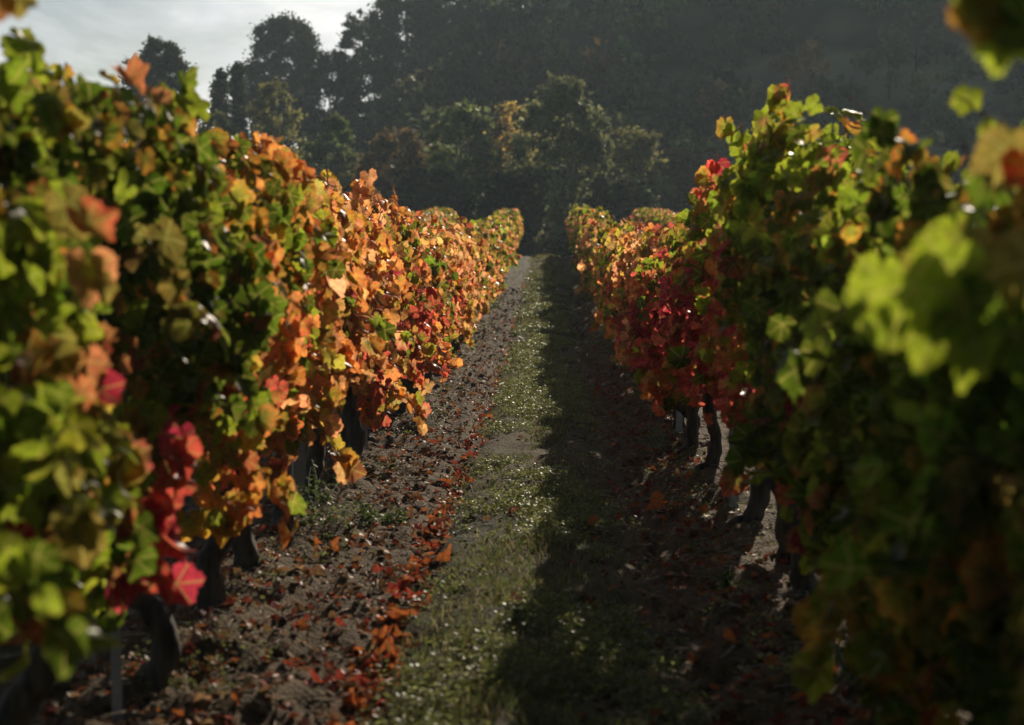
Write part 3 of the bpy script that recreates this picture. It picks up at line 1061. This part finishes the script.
def build_clods():
    rng = np.random.default_rng(29)
    n = 10000
    y = 4.3 * np.exp(rng.random(n) * math.log(40 / 4.3))
    side = rng.random(n)
    x = np.where(side < .6, rng.uniform(-1.6, -.5, n), np.where(side < .82, rng.uniform(.42, 1.4, n), rng.uniform(-.5, .42, n)))
    s = rng.gamma(1.3, .0055, n) * np.maximum(1, y / 12)
    s = np.clip(s, .003, .035)
    ico = np.array([(0, 0, 1), (.9, 0, .35), (.25, .86, .35), (-.75, .52, .35), (-.75, -.52, .35), (.25, -.86, .35), (.7, .5, -.4), (-.3, .8, -.4), (-.9, 0, -.4), (-.3, -.8, -.4), (.7, -.5, -.4)], float)
    tr = [(0, 1, 2), (0, 2, 3), (0, 3, 4), (0, 4, 5), (0, 5, 1), (1, 6, 2), (2, 7, 3), (3, 8, 4), (4, 9, 5), (5, 10, 1), (2, 6, 7), (3, 7, 8), (4, 8, 9), (5, 9, 10), (1, 10, 6)]
    j = 1 + rng.uniform(-.35, .35, (n, 11, 1))
    st = rng.uniform(.6, 1.4, (n, 1, 3)) * np.array([1, 1, .7])
    a = rng.uniform(0, 6.28, n)
    q = ico[None] * j * st * s[:, None, None]
    xr = q[..., 0] * np.cos(a)[:, None] - q[..., 1] * np.sin(a)[:, None]
    yr = q[..., 0] * np.sin(a)[:, None] + q[..., 1] * np.cos(a)[:, None]
    V = np.stack([xr + x[:, None], yr + y[:, None], q[..., 2] + (surf(x, y) + s * .15)[:, None]], -1).reshape(-1, 3)
    T = (np.array(tr)[None] + (np.arange(n) * 11)[:, None, None]).reshape(-1, 3)
    c = np.array([.098, .067, .034]) * rng.uniform(.6, 1.35, (n, 1))
    me = make_mesh('soil_clods', V, T, np.repeat(c, 11, 0), None, M_SOIL, smooth=False)
    tag(link('soil_clods', me), 'loose crumbs and clods of soil on both edges of the lane', 'soil', kind='stuff')
    # dry twigs and stalks
    bag = Bag()
    for _ in range(1500):
        yy = 4.4 * math.exp(rng.random() * math.log(28 / 4.4))
        xx = rng.uniform(-1.6, -.4) if rng.random() < .65 else rng.uniform(.4, 1.2)
        ln = rng.uniform(.02, .13)
        an = rng.uniform(0, 6.28)
        t = np.linspace(-.5, .5, 5)
        bend = rng.normal(0, .2)
        p = np.stack([xx + t * ln * math.cos(an) - bend * ln * t * t * math.sin(an), yy + t * ln * math.sin(an) + bend * ln * t * t * math.cos(an), np.zeros(5)], -1)
        p[:, 2] = surf(p[:, 0], p[:, 1]).max() + rng.uniform(.002, .012) + t * rng.normal(0, .02)
        v, tt = tube(p, rng.uniform(.0012, .0035), 5)
        bag.add(v, tt)
    tag(link('dry_twigs', bag.mesh('dry_twigs', M_TWIG)), 'dry twigs and stalks littering the soil under the vines', 'twigs', kind='stuff')


build_clods()

FALL = {'orange': ((.40, .13, .030), (.45, .11, .035)), 'red': ((.30, .04, .026), (.36, .045, .035)), 'brown': ((.17, .085, .045), (.21, .11, .06)),
        'dark red': ((.14, .02, .018), (.18, .028, .022)), 'tan': ((.30, .17, .085), (.34, .20, .11))}


def build_fallen():
    rng = np.random.default_rng(39)
    zones = []

    def put(n, y0, y1, fx, zone):
        yy = y0 * np.exp(rng.random(n) * math.log(y1 / y0))
        xx = fx(n, yy)
        for a, b in zip(xx, yy):
            zones.append((a, b, zone))
    put(300, 4.7, 11, lambda n, yy: -.57 - (vnoise(yy * 0.45, yy * 0, seed=3) - .5) * .10 + rng.normal(0, .04, n), 'rut')
    put(420, 4.7, 46, lambda n, yy: -.57 - (vnoise(yy * 0.45, yy * 0, seed=3) - .5) * .10 + rng.normal(0, .038, n), 'rut')
    put(230, 4.7, 36, lambda n, yy: rng.uniform(-1.5, -.62, n), 'bank')
    put(110, 4.8, 26, lambda n, yy: rng.normal(.68, .14, n), 'right')
    put(40, 5, 34, lambda n, yy: rng.uniform(-.45, .5, n), 'mid')
    zones.append((px2w(660, 497, 9.3)[0], 9.3, 'lone'))
    size = rng.uniform(.024, .048, len(zones))
    show = np.array([s / z[1] for s, z in zip(size, zones)])
    order = np.argsort(-show)
    indiv = set(order[:290].tolist()) | {len(zones) - 1}
    protos = {}
    for cn, (cc, cm) in FALL.items():
        for v in range(4):
            bag = Bag()
            add_leaves(bag, np.zeros((1, 3)), np.array([[rng.normal(0, .25), rng.normal(0, .25), 1]]), np.array([[1.0, 0, 0]]), np.ones(1), np.array([cc]) * rng.uniform(.8, 1.2), np.array([cm]) * rng.uniform(.8, 1.2), 0, rng, 1.9)
            protos[cn, v] = bag
    pm = {k: b.mesh('fallen_leaf', M_FALLEN) for k, b in protos.items()}
    lab = {'rut': ('{} fallen vine leaf lying in the leaf-filled rut on the left of the lane', 'fallen leaves in the rut'),
           'bank': ('{} fallen vine leaf on the bare soil below the left row', 'fallen leaves below the left row'),
           'right': ('{} fallen vine leaf on the littered soil below the right row', 'fallen leaves below the right row'),
           'mid': ('{} fallen vine leaf on the grassy middle of the lane', 'fallen leaves on the lane grass'),
           'lone': ('bright orange sunlit leaf standing out alone at the foot of the right row', None)}
    rest = Bag()
    for i, (x, y, zn) in enumerate(zones):
        pr = dict(rut=[.52, .28, .08, .07, .05], bank=[.22, .16, .30, .16, .16], right=[.2, .12, .3, .25, .13], mid=[.1, .1, .4, .3, .1], lone=[1, 0, 0, 0, 0])[zn]
        cn = list(FALL)[rng.choice(5, p=pr)]
        s = .062 if zn == 'lone' else size[i]
        z = float(surf(x, y)) + s * .18 + (.05 if zn == 'lone' else 0)
        rot = (rng.normal(0, .3), rng.normal(0, .3), rng.uniform(0, 6.28))
        if zn == 'lone':
            rot = (R(50), R(10), 2.2)
        if rng.random() < .4 and zn != 'lone':
            rot = (rot[0] + math.pi, rot[1], rot[2])
            z += s * .1
        if i in indiv:
            o = link('fallen_leaf', pm[cn, int(rng.integers(0, 4))], None, (x, y, z))
            o.rotation_euler = rot
            o.scale = (s, s, s)
            tag(o, lab[zn][0].format(cn), 'leaf', lab[zn][1])
        else:
            cc, cm = FALL[cn]
            add_leaves(rest, np.array([[x, y, z]]), np.array([[rng.normal(0, .35), rng.normal(0, .35), 1]]), np.array([[math.cos(rot[2]), math.sin(rot[2]), 0]]), np.array([s]), np.array([cc]), np.array([cm]), 1, rng, 1.8)
    # small bits of leaf everywhere
    n = 6500
    y = 4.6 * np.exp(rng.random(n) * math.log(38 / 4.6))
    x = np.where(rng.random(n) < .62, rng.uniform(-1.6, -.5, n), rng.normal(.72, .2, n))
    ci = rng.choice(5, n, p=[.2, .12, .4, .18, .1])
    cc = np.array([FALL[k][0] for k in FALL])[ci] * .8
    cm = np.array([FALL[k][1] for k in FALL])[ci] * .8
    s = rng.uniform(.008, .034, n)
    P = np.stack([x, y, surf(x, y) + s * .3], -1)
    a = rng.uniform(0, 6.28, n)
    add_leaves(rest, P, np.stack([rng.normal(0, .5, n), rng.normal(0, .5, n), np.ones(n)], -1), np.stack([np.cos(a), np.sin(a), 0 * a], -1), s, cc, cm, 2, rng, 2.0)
    tag(link('leaf_litter', rest.mesh('leaf_litter', M_FALLEN)), 'small and distant fallen leaves scattered over the soil', 'leaf litter', kind='stuff')


build_fallen()


def build_weed(x, y, h, rad, nst, label, seed, leaf=.022, col=(.085, .12, .03)):
    rng = np.random.default_rng(seed)
    z = float(surf(x, y)) - .005
    root = link('weed', None, None, (x, y, z))
    root.empty_display_size = .1
    tag(root, label, 'weed', 'weeds at the edges of the lane')
    st, lf = Bag(), Bag()
    for _ in range(nst):
        an = rng.uniform(0, 6.28)
        d = norm(np.array([math.cos(an) * rad / h * rng.random(), math.sin(an) * rad / h * rng.random(), 1.0]))
        p = shoot_points(rng, np.array([rng.normal(0, rad * .3), rng.normal(0, rad * .3), 0]), d, 7, h / 7 * rng.uniform(.6, 1.05), .03)
        st.add(*tube(p, np.linspace(.0022, .001, len(p)), 5))
        t = rng.random(34) ** .8
        i = np.clip((t * 7).astype(int), 0, 6)
        f = (t * 7 - i)[:, None]
        q = p[i] * (1 - f) + p[i + 1] * f
        v, tt = leaflet_quads(q, rng, rng.uniform(.6, 1.3, len(q)) * leaf)
        c = np.array(col) * rng.uniform(.7, 1.5, (len(q), 1))
        lf.add(v, tt, np.repeat(c, 6, 0))
    link('stems', st.mesh('stems', M_WEED), root)
    link('leaves', lf.mesh('leaves', M_WEED), root)


build_weed(-1.16, 8.35, .34, .10, 9, 'tallest green weed, growing in front of the wide steel post', 1)
build_weed(-1.02, 8.15, .22, .12, 9, 'bushy green weed at the foot of the taller weed by the post', 2)
build_weed(-.90, 8.55, .13, .16, 14, 'low spreading green weed on the soil below the orange vine', 3)
build_weed(-.80, 8.75, .10, .10, 8, 'flat green weed at the outer edge of the low weed patch', 4)
build_weed(-.98, 13.6, .30, .14, 12, 'grey-green weed bush under the hanging leaves of the left row', 5, col=(.11, .125, .06))
build_weed(-.09, 6.15, .10, .035, 4, 'small upright weed alone in the middle of the grass', 6)
build_weed(.78, 11.9, .16, .14, 10, 'sunlit pale weed at the foot of the red vines on the right', 7, col=(.12, .14, .06))
build_weed(.95, 5.2, .14, .06, 6, 'small sunlit weed between trunks at the bottom right', 8)
build_weed(.73, 6.9, .12, .05, 6, 'little weed at the lane side edge of the right row near the viewer', 9)

# ------------------------------------------------------------------ trees beyond the vineyard
def crown_faces(rng, centers, radii, per, size, base, var, lit=0.0):
    """leaf-sized faces spread through each clump"""
    P, C = [], []
    for c, r in zip(centers, radii):
        m = max(8, int(per * (r / np.mean(radii)) ** 2))
        d = norm(rng.normal(0, 1, (m, 3)))
        rad = r * np.minimum(np.abs(rng.normal(0, .62, (m, 1))), 1.6) * (1 + .5 * (vnoise(d[:, :1] * 2.2 + c[0], d[:, 1:2] * 2.2 + c[1], d[:, 2:] * 2.2, seed=8) - .5))
        P.append(c + d * rad * np.array([1, 1, .85]))
        col = np.array(base) * (1 + var * rng.normal(0, 1)) * np.ones((m, 3))
        C.append(col * rng.uniform(.7, 1.35, (m, 1)) * (1 + rng.normal(0, .06, (m, 3))))
    P, C = np.concatenate(P), np.clip(np.concatenate(C), .004, 1)
    n = len(P)
    nrm = norm(rng.normal(0, 1, (n, 3)) + np.array([0, 0, .4]))
    t = norm(np.cross(nrm, rng.normal(0, 1, (n, 3))))
    b = np.cross(nrm, t)
    s = size * rng.uniform(.6, 1.4, n)
    uv = np.array([(-.9, 0), (-.2, .45), (.9, 0), (-.1, -.5)])
    V = P[:, None] + s[:, None, None] * (uv[None, :, :1] * t[:, None] + uv[None, :, 1:] * b[:, None])
    T = np.arange(n * 4).reshape(n, 4)
    T = np.concatenate([T[:, [0, 1, 2]], T[:, [0, 2, 3]]])
    return V.reshape(-1, 3), T, np.repeat(C, 4, 0)


def clumps(rng, kind, H, Wd, n):
    """clump centres (tree-local) and radii for a crown of height H and width Wd"""
    c, r = [], []
    for i in range(n):
        if kind == 'cone':
            t = rng.random() ** 1.1
            z = H * (.12 + .86 * t)
            rr = Wd / 2 * (1.02 - t) ** .75 + .1
        elif kind == 'egg':
            t = rng.random()
            z = H * (.10 + .86 * t)
            rr = Wd / 2 * math.sqrt(max(.02, 1 - ((t - .32) / .70) ** 2))
        elif kind == 'column':
            t = rng.random()
            z = H * (.12 + .85 * t)
            rr = Wd / 2 * (1 - .75 * max(0, t - .35) / .65)
        else:
            t = rng.random()
            z = H * (.28 + .68 * t)
            rr = Wd / 2 * math.sqrt(max(.05, 1 - ((t - .45) / .62) ** 2))
        a = rng.uniform(0, 6.28)
        q = rr * math.sqrt(rng.uniform(.15, 1))
        c.append((q * math.cos(a), q * math.sin(a), z))
        r.append(rng.uniform(.10, .17) * (max(Wd, .36 * H) if kind == 'egg' else Wd) * (1 if kind == 'round' else .8) * (1 - .3 * t) * (1.9 if kind == 'column' else 1))
    return np.array(c), np.array(r)


def build_tree(px, ytop, wpx, D, kind, col, label, seed, n=34, per=150, size=.26, var=.22, base_drop=0.0, trunk_col=None, name='tree', group=None, dense=True):
    rng = np.random.default_rng(seed)
    x = (px - VX) * D / F
    gz = float(ground_h(x, D)) - .3
    H = CAM_H + (VY - ytop) * D / F - gz
    Wd = wpx * D / F
    root = link(name, None, None, (x, D, gz))
    tag(root, label, 'tree' if name == 'tree' else 'shrub', group)
    c, r = clumps(rng, kind, H, Wd, int(n * 3.2))
    tb = Bag()
    top = np.array([rng.normal(0, .03 * H), rng.normal(0, .03 * H), H * (.9 if kind != 'round' else .6)])
    tp = smooth_path([np.array([0, 0, -.5]), np.array([rng.normal(0, .02 * H), 0, H * .25]), top], 12)
    tr = max(.09, .02 * H)
    tb.add(*tube(tp, np.linspace(tr, tr * .2, 12), 8, .15, seed))
    for i in rng.choice(len(c), min(len(c), 16), replace=False):
        z0 = np.clip(c[i][2] * rng.uniform(.45, .75), H * .12, H * .7)
        k = np.array([np.interp(z0, tp[:, 2], tp[:, 0]), np.interp(z0, tp[:, 2], tp[:, 1]), z0])
        mid = (k + c[i]) / 2 + np.array([0, 0, -.04 * H])
        tb.add(*tube(smooth_path([k, mid, c[i]], 7), np.linspace(tr * .4, tr * .08, 7), 5, .1, seed))
    link('trunk', tb.mesh('trunk', trunk_col or M_TBARK), root)
    V, T, C = crown_faces(rng, c, r, int(per * 1.15), size * .56, col, var)
    link('crown', make_mesh('crown', V, T, C, None, M_TREE), root)
    return root


DG = (.026, .034, .016)
MG = (.100, .125, .036)
OL = (.165, .160, .046)
YE = (.38, .28, .075)
RU = (.11, .075, .032)
M_PALE = bark_material('pale_bark', (.16, .145, .125), (.32, .30, .27), 6, .3)
build_tree(158, 34, 70, 118, 'round', DG, 'round dark tree alone on the skyline above the left vines', 1, 70, 190)
build_tree(221, 64, 17, 108, 'egg', DG, 'narrow dark spire-shaped tree, left one of the close pair on the skyline', 2, 44, 150)
build_tree(239, 60, 19, 112, 'egg', DG, 'narrow dark spire-shaped tree, right one of the close pair on the skyline', 3, 44, 150)
build_tree(286, 16, 76, 150, 'round', DG, 'large round dark tree standing highest at left on the skyline', 4, 80, 180, .32)
build_tree(365, 10, 52, 156, 'round', DG, 'ragged dark tree on the skyline beside the sky opening', 5, 40, 150, .32)
build_tree(408, -14, 80, 150, 'round', DG, 'tall dark tree at the top where the sky ends', 6, 50, 170, .32)
build_tree(462, -24, 90, 152, 'round', DG, 'dark tree at the very top of the picture, right of the sky', 26, 50, 170, .32)
build_tree(335, 52, 60, 140, 'round', DG, 'low dark tree filling the gap right of the large round one', 7, 36, 150, .3)
build_tree(278, 78, 76, 104, 'egg', OL, 'olive-green tree with sunlit edge above the orange vines', 8, 46, 150)
build_tree(333, 112, 66, 96, 'egg', MG, 'smaller green tree right above the orange vines', 9, 40, 150)
build_tree(218, 110, 60, 100, 'round', MG, 'green tree peeking over the left vines under the spire pair', 10, 36, 150)
build_tree(395, 128, 80, 92, 'round', RU, 'rusty brown shrubby tree in the shade left of the lane end', 11, 40, 110, name='shrub')
build_tree(463, 98, 84, 90, 'egg', MG, 'dark green tree left of the yellow one beyond the lane', 12, 46, 150)
build_tree(516, 100, 66, 93, 'round', YE, 'golden yellow tree half hidden behind the central tree', 13, 34, 90, var=.35)
build_tree(562, 76, 112, 84, 'egg', (.15, .165, .065), 'central broad green tree with a pale trunk at the end of the lane', 14, 64, 170, trunk_col=M_PALE)
build_tree(630, 128, 74, 92, 'round', OL, 'yellowish green bush-like tree right of the central tree', 15, 38, 130, name='shrub')
build_tree(690, 150, 90, 96, 'round', RU, 'brownish shrub in the haze above the right vines', 16, 40, 120, name='shrub')
build_tree(430, 165, 80, 86, 'round', DG, 'low dark shrub below the dark green tree at the lane end', 17, 34, 150, name='shrub')
build_tree(510, 172, 70, 82, 'round', DG, 'low dark shrub just left of the lane end', 18, 34, 150, name='shrub')
build_tree(622, 176, 80, 82, 'round', DG, 'low dark shrub just right of the lane end', 19, 34, 150, name='shrub')


def build_wood():
    rng = np.random.default_rng(88)
    bag = Bag()
    k = 0
    while k < 760:
        D = 94 + 121 * rng.random() ** 1.5
        px = rng.uniform(180, 1180)
        x = (px - VX) * D / F
        g = float(ground_h(x, D))
        ytop = VY - (g - CAM_H) * F / D
        if px < 330 and (D < 100 or px < 225):
            continue
        if ytop < -160:
            continue
        left = px < 620
        if not left and rng.random() < .2:
            k += 1
            continue
        H = rng.uniform(3.5, 7.5) if left else rng.uniform(1.8, 5.5)
        if px < 400:
            H *= .55
        Wd = H * rng.uniform(.7, 1.2)
        c, r = clumps(rng, rng.choice(['round', 'round', 'cone']), H, Wd, 12)
        c = c * np.array([1, 1, 1]) + np.array([x, D, g - .3])
        r = r * 1.25
        base = [DG, (.05, .064, .024), (.08, .082, .03), (.055, .056, .03), (.09, .055, .025)][rng.choice(5, p=[.4, .27, .14, .14, .05])]
        V, T, C = crown_faces(rng, c, r, 60, .34, np.array(base) * (rng.uniform(.6, 1.7) if left else rng.uniform(.5, 3.2)), .2)
        bag.add(V, T, C)
        tv, tt = tube(np.array([(x, D, g - .6), (x + .1, D, g + H * .3), (x, D, g + H * .6)]), [.14, .11, .05], 5)
        bag.add(tv, tt, np.full((len(tv), 3), .05))
        k += 1
    tag(link('hillside_wood', bag.mesh('hillside_wood', M_TREE, smooth=False)), 'dark hazy woodland and scrub covering the hillside', 'woodland', kind='stuff')


build_wood()
